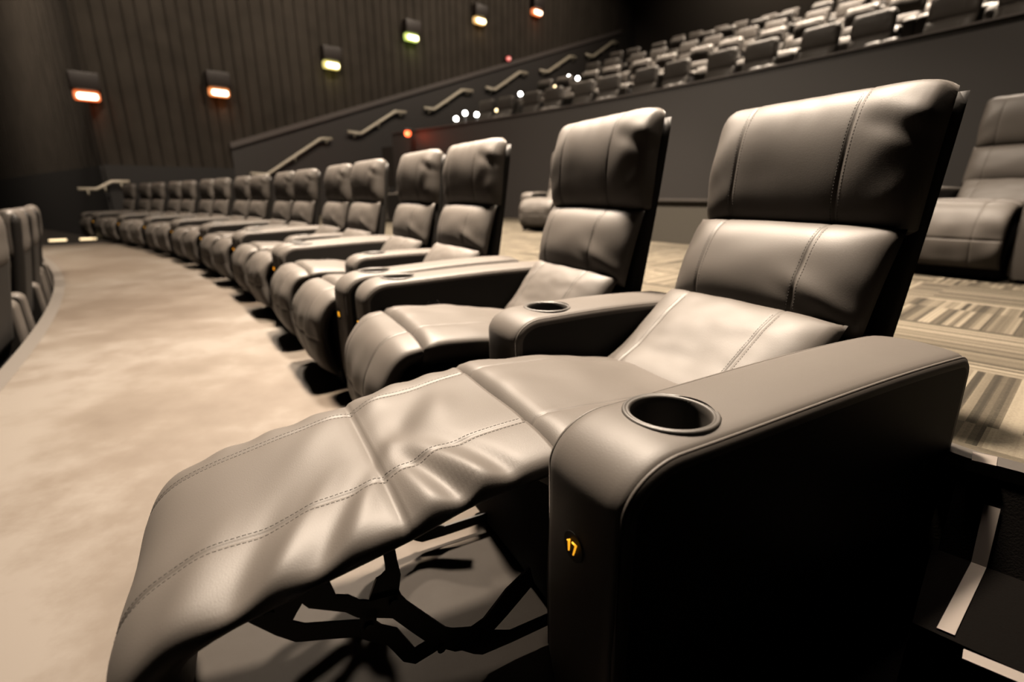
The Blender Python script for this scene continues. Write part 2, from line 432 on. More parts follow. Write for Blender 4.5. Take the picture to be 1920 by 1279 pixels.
def build_recliner(near, reclined, name='recliner'):
    root = empty(name); cs = C_NEAR if near else C_FAR
    dt = 0.09 if reclined else 0.0
    SE = (-0.135, 0.165)
    # ---- head cushion
    if reclined: pts = [(0.962, 0.768), (0.974, 0.87), (0.988, 0.98), (1.012, 1.112)]
    else: pts = [(0.862, 0.805), (0.868, 0.90), (0.876, 1.01), (0.900, 1.152)]
    path, ln = smooth_path(pts, 44)
    def hd(a, s, e, pt):
        x = 0.004 * noise.noise(Vector((s * 6, a * 2.5 + 5, 1.0)))
        up = clampf((a - 0.70) / 0.30, 0, 1)
        x += up * 0.0022 * math.sin(s * 62 + 1.5 * math.sin(s * 21))            # gathers along the top
        k = clampf((abs(s) - 0.16) / 0.12, 0, 1); x += 0.004 * k * math.sin(a * 13 + s * 30)
        k2 = clampf((-s - 0.13) / 0.13, 0, 1)
        x += k2 * (0.005 * math.exp(-((a - 0.80 - 0.6 * (s + 0.22)) / 0.06) ** 2) - 0.006 * math.exp(-((a - 0.67 - 0.9 * (s + 0.22)) / 0.06) ** 2))   # fold near the corner
        return x * min(1, e * 1.2) * min(1, 12 * a * (1 - a) + 0.15)
    bm = bmesh.new()
    cols, fr = sweep(bm, cs, path, 0.290, lambda a: 0.074 * max(0, 1 - abs(2 * a - 1) ** 3.6) ** (1 / 2.3) + 0.001 + 0.010 * math.sin(PI * a) ** 0.5,
                     lambda a: 0.072 * max(0, 1 - abs(2 * a - 1) ** 3.4) ** (1 / 2.2) + 0.001, p=7.0, q=2.6, seams=SE, disp=hd, pinch=0.13)
    o = from_bm('head_cushion', bm, M['leather'], root)
    if reclined or not near: [from_bm('stitching', stitches(fr, cols, (sm_,)), M['thread'], o) for sm_ in SE]
    # ---- lumbar cushion
    if reclined: pts = [(0.822, 0.548), (0.868, 0.67), (0.925, 0.795)]
    else: pts = [(0.768, 0.562), (0.800, 0.69), (0.840, 0.825)]
    path, ln = smooth_path(pts, 36)
    def ld(a, s, e, pt):
        x = 0.004 * noise.noise(Vector((s * 7, a * 3 + 11, 4.0)))
        k = clampf((-s - 0.05) / 0.2, 0, 1)
        x += 0.007 * k * math.exp(-((a - 0.30 - 1.6 * (s + 0.18)) / 0.10) ** 2) - 0.008 * k * math.exp(-((a - 0.16 - 1.6 * (s + 0.18)) / 0.07) ** 2)
        x += 0.002 * clampf((abs(s) - 0.2) / 0.08, 0, 1) * math.sin(a * 16)
        return x * e
    bm = bmesh.new()
    cols, fr = sweep(bm, cs, path, 0.288, lambda a: 0.078 * max(0, 1 - abs(2 * a - 1) ** 2.8) ** (1 / 2.0) + 0.001, endcap(0.05, 3), p=3.4, q=1.7, seams=SE, disp=ld)
    o = from_bm('lumbar_cushion', bm, M['leather'], root)
    if reclined or not near: [from_bm('stitching', stitches(fr, cols, (sm_,)), M['thread'], o) for sm_ in SE]
    # ---- lower back cushion
    if reclined: pts = [(0.455, 0.325), (0.60, 0.40), (0.71, 0.49), (0.80, 0.585)]
    else: pts = [(0.545, 0.335), (0.63, 0.41), (0.70, 0.50), (0.760, 0.598)]
    path, ln = smooth_path(pts, 36); bm = bmesh.new()
    cols, fr = sweep(bm, cs, path, 0.268, lambda a: 0.072 * max(0, 1 - abs(2 * a - 1) ** 3.2) ** (1 / 2.2) + 0.001, endcap(0.04, 3), p=4, q=2, seams=SE,
                     disp=wr(2, 0.005, 7))
    o = from_bm('back_cushion', bm, M['leather'], root)
    if reclined or not near: [from_bm('stitching', stitches(fr, cols, (sm_,)), M['thread'], o) for sm_ in SE]
    # ---- upholstered back shell
    if reclined: pts = [(0.915, 0.40), (0.955, 0.56), (1.005, 0.80), (1.040, 1.0), (1.052, 1.085)]
    else: pts = [(0.802, 0.30), (0.838, 0.52), (0.885, 0.81), (0.915, 1.03), (0.924, 1.118)]
    path, ln = smooth_path(pts, 26); bm = bmesh.new()
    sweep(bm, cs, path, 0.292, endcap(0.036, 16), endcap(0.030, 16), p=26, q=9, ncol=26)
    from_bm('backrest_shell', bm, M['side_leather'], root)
    # ---- seat cushion
    path, ln = smooth_path([(0.045, 0.435), (0.12, 0.440), (0.3, 0.425), (0.5, 0.39), (0.64, 0.35)], 26); bm = bmesh.new()
    cols, fr = sweep(bm, cs, path, 0.274, lambda a: 0.036 * max(0, 1 - max(0, 1 - a * 14) ** 2) ** .5 + 0.002, lambda a: 0.09, p=4, q=2, seams=SE, disp=wr(7, 0.006, 6))
    o = from_bm('seat_cushion', bm, M['leather'], root)
    # ---- foot rest
    if reclined:
        pts = [(-0.572, 0.13), (-0.582, 0.19), (-0.582, 0.255), (-0.553, 0.303), (-0.49, 0.333), (-0.39, 0.355), (-0.22, 0.388), (-0.1, 0.418), (0.044, 0.432)]
        path, ln = smooth_path(pts, 120)
        def fd(a, s, e, pt):
            t = pt.x; x = 0.0
            near_ = clampf((0.27 - (s + 0.27)) / 0.27, 0, 1); ne = clampf((-s - 0.03) / 0.22, 0, 1)
            g = math.exp(-((t + 0.222) / 0.004) ** 2); x -= 0.006 * g + 0.006 * math.exp(-((t + 0.222) / 0.025) ** 2)
            x += 0.006 * noise.noise(Vector((s * 5, t * 6, 2.2)))
            # soft folds running in from the near edge
            for (tc_, wd, am, sl) in ((-0.520, .030, .010, .30), (-0.462, .026, -.009, .45), (-0.405, .024, .010, .55), (-0.352, .022, -.008, .65), (-0.300, .020, .006, .5),
                                      (-0.170, .024, .008, -.10), (-0.128, .020, -.012, -.30), (-0.085, .020, .011, -.38), (-0.040, .018, -.007, -.4)):
                d = t - tc_ - sl * (s + 0.26) ; x += 1.15 * am * math.exp(-(d / wd) ** 2) * ne ** 1.1
            if t > -0.22:   # rumples on the middle panel
                for (tc_, sc_, rx, ry, am) in ((-0.150, 0.01, .035, .06, -.010), (-0.185, -0.06, .022, .04, .007), (-0.10, 0.10, .045, .07, -.008), (-0.165, 0.16, .035, .04, .008), (-0.07, 0.02, .035, .07, .006)):
                    x += am * math.exp(-((t - tc_ - 0.25 * (s - sc_)) / rx) ** 2 - ((s - sc_) / ry) ** 2)
            else:
                x += 0.004 * math.exp(-((t + 0.30 - 0.5 * (s - 0.1)) / 0.04) ** 2 - ((s - 0.1) / 0.12) ** 2)
            x += 0.004 * math.sin(t * 70 + 3) * clampf((s - 0.18) / 0.08, 0, 1)
            return x * min(1, e * 1.4)
        hf = lambda a: 0.036 * min(1, a * 12) ** .5 + 0.002; hb = lambda a: 0.052 * min(1, a * 12 + .15) + 0.003
    else:
        sd = 1.0 if near else 2.0
        pts = [(-0.030, 0.075), (-0.062, 0.14), (-0.078, 0.22), (-0.074, 0.31), (-0.050, 0.375), (-0.010, 0.415), (0.044, 0.428)]
        path, ln = smooth_path(pts, 70)
        def fd(a, s, e, pt):
            x = 0.006 * noise.noise(Vector((s * 6, a * 5, sd * 3)))
            x -= 0.006 * math.exp(-((a - 0.42) / 0.012) ** 2)
            k = clampf((abs(s) - 0.1) / 0.16, 0, 1)
            x += 0.005 * k * math.sin(a * 17 + sd + 9 * abs(s)) * math.sin(PI * a)
            x += 0.003 * math.sin(s * 40 + sd) * math.exp(-((a - 0.45) / 0.2) ** 2)
            return x * min(1, e * 1.4)
        hf = lambda a: 0.036 * min(1, a * 9) ** .5 + 0.002; hb = lambda a: 0.055
    bm = bmesh.new()
    cols, fr = sweep(bm, cs, path, 0.262 if reclined else 0.272, hf, hb, p=5, q=2.2, seams=SE, disp=fd, ncol=46)
    o = from_bm('footrest', bm, M['leather'], root)
    if reclined or not near: [from_bm('stitching', stitches(fr, cols, (sm_,), a0=0.12 if reclined else 0.3, a1=0.995), M['thread'], o) for sm_ in SE]
    # ---- base under the seat
    bm = bmesh.new()
    box(bm, -cs - 0.268, -cs + 0.268, 0.10 if reclined else -0.005, 0.80, 0.02, 0.345, bev=0.008)
    from_bm('seat_base', bm, M['black_cloth'], root, True, 40)
    if reclined: mechanism(root, cs)
    # ---- arms
    if near:
        a = make_arm(root, ARM_S[0], -0.014, 0.875, 0.556, 0.572, 0.108, 0.150)
        b = make_arm(root, ARM_S[1], 0.235, 0.90, 0.548, 0.548, 0.09, 0.395)
        return root, a
    a = make_arm(root, ARM_S[2], -0.014, 0.875, 0.556, 0.572, 0.108, 0.150)
    control_button(a, ARM_S[2] - ARM_W - 0.0005, 0.262, 0.448)
    return root, a

def plate(bm, pts, s, th, holes=()):
    """flat steel link cut to an outline in the (t, z) plane"""
    A = [bm.verts.new(V(s - th / 2, x, z)) for x, z in pts]; B = [bm.verts.new(V(s + th / 2, x, z)) for x, z in pts]
    n = len(pts)
    fa = bm.faces.new(A); fb = bm.faces.new(list(reversed(B)))
    for i in range(n): bm.faces.new((A[i], B[i], B[(i + 1) % n], A[(i + 1) % n]))
def mechanism(root, cs):
    L1 = [(-0.326, 0.276), (-0.308, 0.268), (-0.293, 0.252), (-0.277, 0.244), (-0.246, 0.24), (-0.228, 0.236), (-0.217, 0.216), (-0.194, 0.185), (-0.151, 0.128), (-0.138, 0.119), (-0.103, 0.105), (-0.078, 0.113), (-0.03, 0.16), (0.02, 0.19), (0.03, 0.15), (-0.03, 0.10), (-0.072, 0.069), (-0.098, 0.056), (-0.137, 0.068), (-0.179, 0.102), (-0.215, 0.152), (-0.244, 0.194), (-0.269, 0.207), (-0.299, 0.221), (-0.316, 0.24), (-0.367, 0.271), (-0.392, 0.31), (-0.36, 0.335), (-0.334, 0.31)]
    L2 = [(-0.252, 0.372), (-0.228, 0.37), (-0.229, 0.324), (-0.227, 0.299), (-0.223, 0.269), (-0.228, 0.239), (-0.223, 0.222), (-0.245, 0.214), (-0.276, 0.228), (-0.277, 0.243), (-0.263, 0.275), (-0.254, 0.278), (-0.247, 0.284), (-0.247, 0.297), (-0.249, 0.331)]
    L3 = [(-0.392, 0.245), (-0.375, 0.231), (-0.298, 0.202), (-0.27, 0.188), (-0.259, 0.173), (-0.234, 0.154), (-0.206, 0.096), (-0.179, 0.102), (-0.150, 0.083), (-0.167, 0.072), (-0.208, 0.063), (-0.229, 0.079), (-0.254, 0.129), (-0.285, 0.154), (-0.301, 0.17), (-0.341, 0.186), (-0.391, 0.205), (-0.416, 0.23), (-0.444, 0.265), (-0.47, 0.30), (-0.44, 0.32), (-0.405, 0.318), (-0.368, 0.281), (-0.385, 0.257)]
    L4 = [(-0.295, 0.235), (-0.265, 0.225), (-0.275, 0.184), (-0.296, 0.190)]
    L5 = [(-0.139, 0.102), (-0.097, 0.089), (-0.019, 0.05), (0.10, 0.05), (0.10, 0.024), (-0.019, 0.022), (-0.08, 0.024), (-0.098, 0.035), (-0.133, 0.066)]
    mech = None
    for side in (-1, 1):
        s0 = AW + 0.07 if side < 0 else 2 * cs - (AW + 0.07)
        for k, (nm, pts) in enumerate((('upper_link', L1), ('footrest_bracket', L2), ('lower_link', L3), ('coupling_link', L4), ('base_link', L5))):
            bm = bmesh.new(); plate(bm, pts, s0 - side * 0.007 * (k % 3), 0.005)
            if mech is None:
                mech = from_bm('recline_mechanism', bm, M['black_metal'], root, False); continue
            o = from_bm(nm, bm, M['black_metal'], mech, False)
        for t, z in ((-0.24, 0.226), (-0.164, 0.092), (-0.283, 0.196), (-0.42, 0.285), (-0.09, 0.075)):
            bm = bmesh.new(); g = bmesh.ops.create_cone(bm, cap_ends=True, segments=12, radius1=0.008, radius2=0.008, depth=0.028)
            bmesh.ops.transform(bm, matrix=Matrix.Translation(V(s0 - side * 0.006, t, z)) @ Matrix.Rotation(PI / 2, 4, 'Y'), verts=g['verts'])
            from_bm('rivet', bm, M['black_metal'], mech, True, 40)

# ------------------------------------------------------------------ build one of each kind
recl17, arm17 = build_recliner(True, True)
near0, arm_n = build_recliner(True, False)
far0, arm_f = build_recliner(False, False)

ROW_A = [(0.16, 0.511, -27.63), (-0.6585, 2.010, -32.9), (-1.579, 3.440, -36.2), (-2.585, 4.815, -39.6), (-3.672, 6.128, -42.8),
         (-4.829, 7.378, -45.8), (-6.051, 8.566, -48.6), (-7.329, 9.693, -51.2), (-8.657, 10.761, -53.6)]
def place(o, x, y, z, az, sc=1.0):
    a = math.radians(az)
    o.location = (x, y, z); o.rotation_euler = (0, 0, math.atan2(-math.cos(a), -math.sin(a))); o.scale = (sc, sc, sc)
def arc_place(o, off, phi, z, sc=1.0, half=None, turn=0.0):
    """centre of a module (half its length along the row) at angle phi"""
    c = arc(off, phi, z); az = -phi + turn; a = math.radians(az); S = Vector((math.sin(a), math.cos(a), 0))
    p = c - S * ((half if half is not None else 0.872) * sc); place(o, p.x, p.y, z, az, sc)

ORD = ['first', 'second', 'third', 'fourth', 'fifth', 'sixth', 'seventh', 'eighth', 'ninth', 'tenth', 'eleventh', 'twelfth', 'thirteenth', 'fourteenth', 'fifteenth', 'sixteenth', 'seventeenth', 'eighteenth', 'nineteenth', 'twentieth']
DG = 'recliners of the long row'
ordn = 0
for i, (x, y, az) in enumerate(ROW_A):
    for near in (True, False):
        seat = 17 - 2 * i - (0 if near else 1)
        if seat < 1: continue
        if i == 0 and near: o = recl17
        elif i == 0: o = far0
        elif i == 1 and near: o = near0
        else: o = copy_tree(near0 if near else far0)
        place(o, x, y, 0, az)
        if seat == 17: lab = 'reclined black leather recliner with raised footrest and glowing number on its armrest'
        elif seat == 16: lab = 'upright black leather recliner right behind the one with the raised footrest'
        elif seat == 1: lab = 'last recliner of the long row, at the dark far wall'
        else: lab = 'black leather recliner in the long row, %s one after the raised footrest recliner' % ORD[17 - seat - 1]
        tag(o, lab, 'recliner', DG)
        arm = [c for c in o.children if c.name.startswith('armrest')]
        arm.sort(key=lambda c: c.name)
        number_light(arm[0], str(seat), ARM_S[0] if near else ARM_S[2], -0.0155, 0.385)
        if seat == 1:                       # the last seat has a full armrest on its far side
            e = arm_f.copy(); COL.objects.link(e); e.parent = o
            e.location = V(ARM_S[1] - ARM_S[2], 0, 0)
            for ch in arm_f.children:
                if ch.name.startswith('number'): continue
                c2 = ch.copy(); COL.objects.link(c2); c2.parent = e
            for a_ in arm[1:]:
                for ch in list(a_.children): bpy.data.objects.remove(ch, do_unlink=True)
                bpy.data.objects.remove(a_, do_unlink=True)

def single(loc_off, phi, z, lab, group, sc=1.0, turn=0.0):
    o = copy_tree(near0, skip=('number_window',)); arc_place(o, loc_off, phi, z, sc, half=C_NEAR, turn=turn)
    tag(o, lab, 'recliner', group); return o
# second row: companion seats with open spaces between them
single(3.55, 29.95, 0.36, 'big upright recliner standing on striped carpet at the right edge of the photo', 'recliners behind the long row')
single(3.95, 38.05, 0.36, 'upright recliner behind the second seat of the long row, mostly hidden by it', 'recliners behind the long row', turn=-17)
single(3.7, 45.6, 0.36, 'upright recliner glimpsed in the gap after the fourth seat of the long row', 'recliners behind the long row')

# row in front, one level lower, seen from behind
ci = 0
for k, ph in enumerate((42.0, 38.35, 34.7)):
    for near in (False, True):
        if ci > 3 and near: continue
        o = copy_tree(near0 if near else far0, skip=('number_window',)); arc_place(o, -2.37, ph, -0.36)
        tag(o, 'recliner seen from behind at the left edge on the lower level, %s from the farthest' % ORD[ci], 'recliner', 'recliners of the lower front row'); ci += 1

# stadium rows above the dark parapet
TIERS = [(7.25, 2.22, [34.9 + 2.395 * k for k in range(-2, 6)]), (9.63, 3.03, [40.1 + 2.24 * k for k in range(-3, 4)]),
         (12.28, 3.95, [40.5 + 2.18 * k for k in range(-2, 4)]), (14.93, 4.87, [41.73 + 2.1 * k for k in range(-2, 4)]),
         (17.58, 5.72, [38.9 + 1.95 * k for k in range(0, 5)])]
for r_, (off, z, phs) in enumerate(TIERS):
    cnt = 0
    for ph in sorted(phs, reverse=True):
        for near in (False, True):
            o = copy_tree(near0 if near else far0, skip=('number_window', 'stitching', 'control_button', 'piping')); arc_place(o, off, ph, z, 0.93)
            tag(o, 'stadium recliner in the %s raised row above the parapet, %s from the side aisle' % (ORD[r_], ORD[cnt]), 'recliner', 'recliners of the raised %s row' % ORD[r_]); cnt += 1

# ------------------------------------------------------------------ floors and tiers
def arc_slab(bm, o0, o1, p0, p1, z0, z1, n=60):
    ring = []
    for i in range(n + 1):
        ph = p0 + (p1 - p0) * i / n
        a0 = o0(ph) if callable(o0) else o0
        a1 = o1(ph) if callable(o1) else o1
        ring.append([bm.verts.new(arc(a0, ph, z0)), bm.verts.new(arc(a1, ph, z0)), bm.verts.new(arc(a1, ph, z1)), bm.verts.new(arc(a0, ph, z1))])
    for i in range(n):
        for j in range(4): bm.faces.new((ring[i][j], ring[i + 1][j], ring[i + 1][(j + 1) % 4], ring[i][(j + 1) % 4]))
    bm.faces.new(ring[0]); bm.faces.new(list(reversed(ring[-1])))
bm = bmesh.new(); arc_slab(bm, -1.36, 0.90, 22, 52.2, -0.4, 0.0); struct('floor', bm, M['floor'])
bm = bmesh.new(); arc_slab(bm, -1.44, -1.36, 22, 52.2, -0.4, 0.001); struct('trim_1', bm, M['floor_edge'])
bm = bmesh.new(); arc_slab(bm, -9.0, -1.44, 14, 60, -0.5, -0.36); struct('floor', bm, M['tier_carpet'])
bm = bmesh.new(); arc_slab(bm, -1.44, 7.0, 52.2, 72, -0.5, -0.15); struct('floor', bm, M['tier_carpet'])
PH0 = 27.99
def edge(ph): return 0.905 if ph >= PH0 + 0.16 else 0.830 + max(0, PH0 - ph) * 0.532 * 0.33
bm = bmesh.new(); arc_slab(bm, lambda p: edge(p) + 0.05, 6.7, 24.0, 52.5, -0.4, 0.36, 285); struct('floor', bm, M['carpet'])
bm = bmesh.new(); arc_slab(bm, edge, lambda p: edge(p) + 0.05, 24.0, 52.5, 0.335, 0.362, 285); struct('trim_2', bm, M['rubber'])
# pale light insert in the nosing beside the near armrest
bm = bmesh.new()
q = [(0.906, 0.884), (0.938, 0.918), (0.968, 0.896), (0.934, 0.862)]
A = [bm.verts.new((x, y, 0.3615)) for x, y in q]; B = [bm.verts.new((x, y, 0.3655)) for x, y in q]
bm.faces.new(A); bm.faces.new(list(reversed(B)))
for i in range(4): bm.faces.new((A[i], A[(i + 1) % 4], B[(i + 1) % 4], B[i]))
tag(from_bm('nosing_insert', bm, M['white_tape'], None, False), 'small pale insert in the carpet edge strip behind the near armrest', 'edge insert')
bm = bmesh.new(); arc_slab(bm, 6.7, 6.82, 20, 51, 0.0, 2.54, 80); struct('wall_parapet', bm, M['fascia'])
bm = bmesh.new(); arc_slab(bm, 6.67, 6.84, 20, 51, 2.54, 2.56, 80); struct('trim_3', bm, M['trim'])
prev = 6.82
starts = [6.82, 9.35, 12.0, 14.65, 17.3]; ends = [9.35, 12.0, 14.65, 17.3, 21.5]
for k in range(5):
    bm = bmesh.new(); arc_slab(bm, starts[k], ends[k], 20, 52, TIERS[k][1] - 1.1, TIERS[k][1], 60); struct('floor', bm, M['tier_carpet'])
bm = bmesh.new(); arc_slab(bm, 21.5, 21.8, 10, 58, 0, 13, 40); struct('wall_back', bm, M['back_wall'])
bm = bmesh.new(); arc_slab(bm, -22, 22, 10, 62, 13, 13.2, 40); struct('ceiling', bm, M['dark_wall'])

# low wall with cap rail between the second row seats
t = empty('low_wall'); tag(t, 'low brown wall with pale cap rail behind the striped carpet walkway', 'low wall')
bm = bmesh.new(); arc_slab(bm, 3.95, 4.03, 31.6, 36.6, 0.36, 0.80, 20); from_bm('wall_panel', bm, M['low_panel'], t, False)
bm = bmesh.new(); arc_slab(bm, 3.92, 4.06, 31.6, 36.6, 0.80, 0.825, 20); from_bm('cap_rail', bm, M['rubber'], t, False)

# ------------------------------------------------------------------ side wall (far side of the hall)
def pleated(name, fn, u0, u1, z0, z1, pitch):
    bm = bmesh.new(); u = u0; cols = []
    while u < u1:
        wd = pitch * random.uniform(0.85, 1.15)
        for du, dep in ((0, 0.0), (0.03, -0.0), (0.045, 0.045), (wd * 0.5, 0.055), (wd - 0.015, 0.045), (wd, 0.0)):
            cols.append((u + du, dep))
        u += wd
    prev_ = None
    for u_, dep in cols:
        a = bm.verts.new(fn(u_, z0, dep)); b = bm.verts.new(fn(u_, z1, dep))
        if prev_: bm.faces.new((prev_[0], a, b, prev_[1]))
        prev_ = (a, b)
    return struct(name, bm, M['wall_fabric'])
pleated('wall_left', wp, 1.55, 36, 1.3, 13, 0.30)
# lower dado with sloping cap that climbs with the stairs
bm = bmesh.new()
pts = [(4.28, -0.6), (36, -0.6), (36, 13.0), (21.3, 7.95), (4.28, 2.14)]
A = [bm.verts.new(wp(u, z, 0.06)) for u, z in pts]; B = [bm.verts.new(wp(u, z, 0.12)) for u, z in pts]
bm.faces.new(A); bm.faces.new(list(reversed(B)))
for i in range(len(pts)): bm.faces.new((A[i], A[(i + 1) % len(pts)], B[(i + 1) % len(pts)], B[i]))
struct('wall_dado', bm, M['fascia'])
bm = bmesh.new(); pts = [(1.50, -0.6), (4.28, -0.6), (4.28, 1.60), (1.50, 1.60)]
A = [bm.verts.new(wp(u, z, 0.06)) for u, z in pts]; B = [bm.verts.new(wp(u, z, 0.12)) for u, z in pts]
bm.faces.new(A); bm.faces.new(list(reversed(B)))
for i in range(4): bm.faces.new((A[i], A[(i + 1) % 4], B[(i + 1) % 4], B[i]))
struct('wall_dado', bm, M['dark_wall'])
bm = bmesh.new()
for (a, b) in (((4.26, 2.10), (21.3, 7.93)),):
    d = 0.14
    vs = [wp(a[0], a[1], 0.05), wp(b[0], b[1], 0.05), wp(b[0], b[1] + d, 0.05), wp(a[0], a[1] + d, 0.05), wp(a[0], a[1], 0.17), wp(b[0], b[1], 0.17), wp(b[0], b[1] + d, 0.17), wp(a[0], a[1] + d, 0.17)]
    v = [bm.verts.new(x) for x in vs]
    for f in ((0, 1, 2, 3), (4, 7, 6, 5), (0, 4, 5, 1), (3, 2, 6, 7), (0, 3, 7, 4), (1, 5, 6, 2)): bm.faces.new([v[k] for k in f])
struct('trim_4', bm, M['trim'])
# short return wall towards the exit corridor
K0 = wp(1.55, 0, 0.0); KD = (Vector((-20.62, 21.29, 0)) - Vector((-9.18, 12.08, 0))).normalized(); KN = Vector((KD.y, -KD.x, 0))
if KN.dot(-K0) < 0: KN = -KN
def kp(u, z, d=0.0): return K0 + KD * u + KN * d + Vector((0, 0, z))
pleated('wall_exit', kp, 0, 18, 1.3, 13, 0.55)
bm = bmesh.new(); pts = [(0, -0.6), (18, -0.6), (18, 1.58), (0, 1.58)]
A = [bm.verts.new(kp(u, z, 0.06)) for u, z in pts]; B = [bm.verts.new(kp(u, z, 0.12)) for u, z in pts]
bm.faces.new(A); bm.faces.new(list(reversed(B)))
for i in range(4): bm.faces.new((A[i], A[(i + 1) % 4], B[(i + 1) % 4], B[i]))
struct('wall_exit_dado', bm, M['dark_wall'])

# handrails on the side wall
RAILS = [[(0.93, 1.05), (1.27, 1.05), (1.58, 1.22), (1.91, 1.22)], [(4.64, 1.47), (5.08, 1.45), (6.72, 2.49), (7.05, 2.5)], [(7.59, 2.74), (8.02, 2.72), (9.27, 3.47), (9.67, 3.48)],
         [(10.41, 3.69), (10.79, 3.68), (12.02, 4.43), (12.5, 4.45)], [(13.13, 4.65), (13.57, 4.63), (14.84, 5.40), (15.25, 5.41)], [(15.96, 5.62), (16.4, 5.62), (17.75, 6.4), (18.12, 6.41)], [(18.78, 6.64), (19.26, 6.63), (20.63, 7.44), (21.02, 7.46)]]
for i, pts in enumerate(RAILS):
    lab = 'short pale handrail on the dark wall past the far end of the long row' if i == 0 else 'pale bent handrail on the side wall, %s one counting up the stairs' % ORD[i - 1]
    root = empty('handrail', wp(pts[0][0], pts[0][1], 0.2)); tag(root, lab, 'handrail', 'handrails on the side wall')
    off = -root.location
    bm = bmesh.new(); rr_ = 0.028 + 0.0030 * i
    tube(bm, [wp(u, z, 0.20) + off for u, z in pts], rr_, 10, ry=rr_ * 1.25)
    from_bm('rail', bm, M['rail'], root)
    spots = [((pts[0][0] + pts[1][0]) / 2, pts[0][1]), ((pts[1][0] + pts[2][0]) / 2, (pts[1][1] + pts[2][1]) / 2), ((pts[2][0] + pts[3][0]) / 2, pts[3][1])]
    for u, z in spots:
        bm = bmesh.new(); tube(bm, [wp(u, z - 0.03, 0.2) + off, wp(u, z - 0.12, 0.19) + off, wp(u, z - 0.14, 0.11) + off], 0.018, 8)
        from_bm('bracket', bm, M['rail'], root)

# wall sconces: dark shade, glowing lens below
SCON = [(1.47, 3.05, (1.0, 0.18, 0.04), 'red orange'), (4.18, 3.44, (1.0, 0.30, 0.08), 'orange'), (7.28, 4.53, (0.95, 0.85, 0.25), 'yellowish'),
        (10.07, 5.74, (0.7, 1.0, 0.2), 'greenish'), (12.92, 6.77, (1.0, 0.6, 0.2), 'amber'), (15.79, 7.62, (1.0, 0.22, 0.06), 'small red')]
for i, (u, z, c, nm) in enumerate(SCON):
    root = empty('wall_sconce', wp(u, z, 0.05)); tag(root, '%s wall sconce on the pleated side wall, %s from the left' % (nm, ORD[i]), 'wall light', 'wall sconces'); off = -root.location
    R_ = Matrix(((E1.x, -NW.x, 0, 0), (E1.y, -NW.y, 0, 0), (0, 0, 1, 0), (0, 0, 0, 1)))
    def W(m4): return R_ @ m4
    bm = bmesh.new()
    box(bm, -0.27, 0.27, -0.02, 0.28, 0.10, 0.46, R_, bev=0.02)
    from_bm('shade', bm, M['sconce'], root, True, 40)
    bm = bmesh.new(); box(bm, -0.185, 0.185, 0.04, 0.24, -0.085, 0.035, R_, bev=0.045)
    from_bm('lens', bm, mat('sconce_lens_' + nm.replace(' ', '_'), (0.9, 0.8, 0.7), 0.4, 0.2, emis=(1.0, 0.72 + 0.2 * (c[1] > .5), 0.5), es=7.0), root)
    bm = bmesh.new(); box(bm, -0.235, 0.235, -0.01, 0.18, -0.105, 0.10, R_, bev=0.05)
    from_bm('glow_halo', bm, mat('sconce_rim_' + nm.replace(' ', '_'), (0.5, 0.3, 0.2), 0.4, 0.2, emis=c, es=0.9), root)  # coloured halo around the lens, made as a glowing box
    l = bpy.data.lights.new('sconce_glow', 'POINT'); l.energy = 5; l.color = c; l.shadow_soft_size = 0.1
    lo = bpy.data.objects.new('sconce_glow', l); COL.objects.link(lo); lo.location = wp(u, z - 0.32, 0.30)

# small lamps: red ones
def lamp_ball(name, loc, r, col, es, label, cat, post=None, group=None):
    root = empty(name, loc); tag(root, label, cat, group)
    bm = bmesh.new(); bmesh.ops.create_uvsphere(bm, u_segments=16, v_segments=10, radius=r)
    from_bm('lens', bm, mat(name + '_glow', (0.8, 0.8, 0.8), 0.4, 0.2, emis=col, es=es), root)
    bm = bmesh.new()
    if post:
        tube(bm, [Vector((0, 0, -r * 0.8)), Vector((0, 0, -post))], 0.02, 8); box(bm, -0.08, 0.08, -0.08, 0.08, -post - 0.001, -post + 0.02)
        from_bm('post', bm, M['black_metal'], root)
    else:
        bmesh.ops.create_cone(bm, cap_ends=True, segments=16, radius1=r * 1.5, radius2=r * 1.2, depth=0.05)
        bmesh.ops.translate(bm, verts=bm.verts, vec=(0, 0, r * 1.0)); from_bm('cap', bm, M['black_metal'], root)
    return root
lamp_ball('marker_lamp', wp(14.26, 5.78, 0.2), 0.085, (1.0, 0.10, 0.10), 0.9, 'tiny dim red lamp on the side wall just above the sloping cap', 'marker lamp')
p = arc(6.50, 49.55, 2.46)
lamp_ball('warning_lamp', p, 0.085, (1.0, 0.13, 0.03), 3.0, 'orange red lamp glowing at the far end of the dark parapet', 'warning lamp')
l = bpy.data.lights.new('warning_glow', 'POINT'); l.energy = 9; l.color = (1.0, 0.08, 0.02); l.shadow_soft_size = 0.1
lo = bpy.data.objects.new('warning_glow', l); COL.objects.link(lo); lo.location = arc(6.3, 49.5, 2.4)
AIS = [((-1.51, 15.0, 2.9), 1, 2.08), ((-1.28, 15.26, 3.08), 1, 2.08), ((-0.98, 15.61, 3.09), 1, 2.08), ((-0.42, 16.24, 3.29), 0, 2.08), ((0.30, 17.07, 3.88), 1, 3.03),
       ((1.48, 18.42, 4.33), 0, 3.95), ((1.98, 18.98, 4.74), 1, 3.95), ((2.34, 19.4, 4.78), 1, 3.95), ((4.47, 21.83, 5.73), 1, 4.87)]
for i, (p, br, zf) in enumerate(AIS):
    lamp_ball('aisle_light', Vector(p), 0.055 if br else 0.045, (1.0, 0.97, 0.92) if br else (1.0, 0.75, 0.38), 26 if br else 5,
              ('bright white' if br else 'dimmer yellow') + ' aisle light at the end of the raised rows, %s going up the steps' % ORD[i], 'aisle light', post=p[2] - zf, group='aisle lights beside the raised rows')
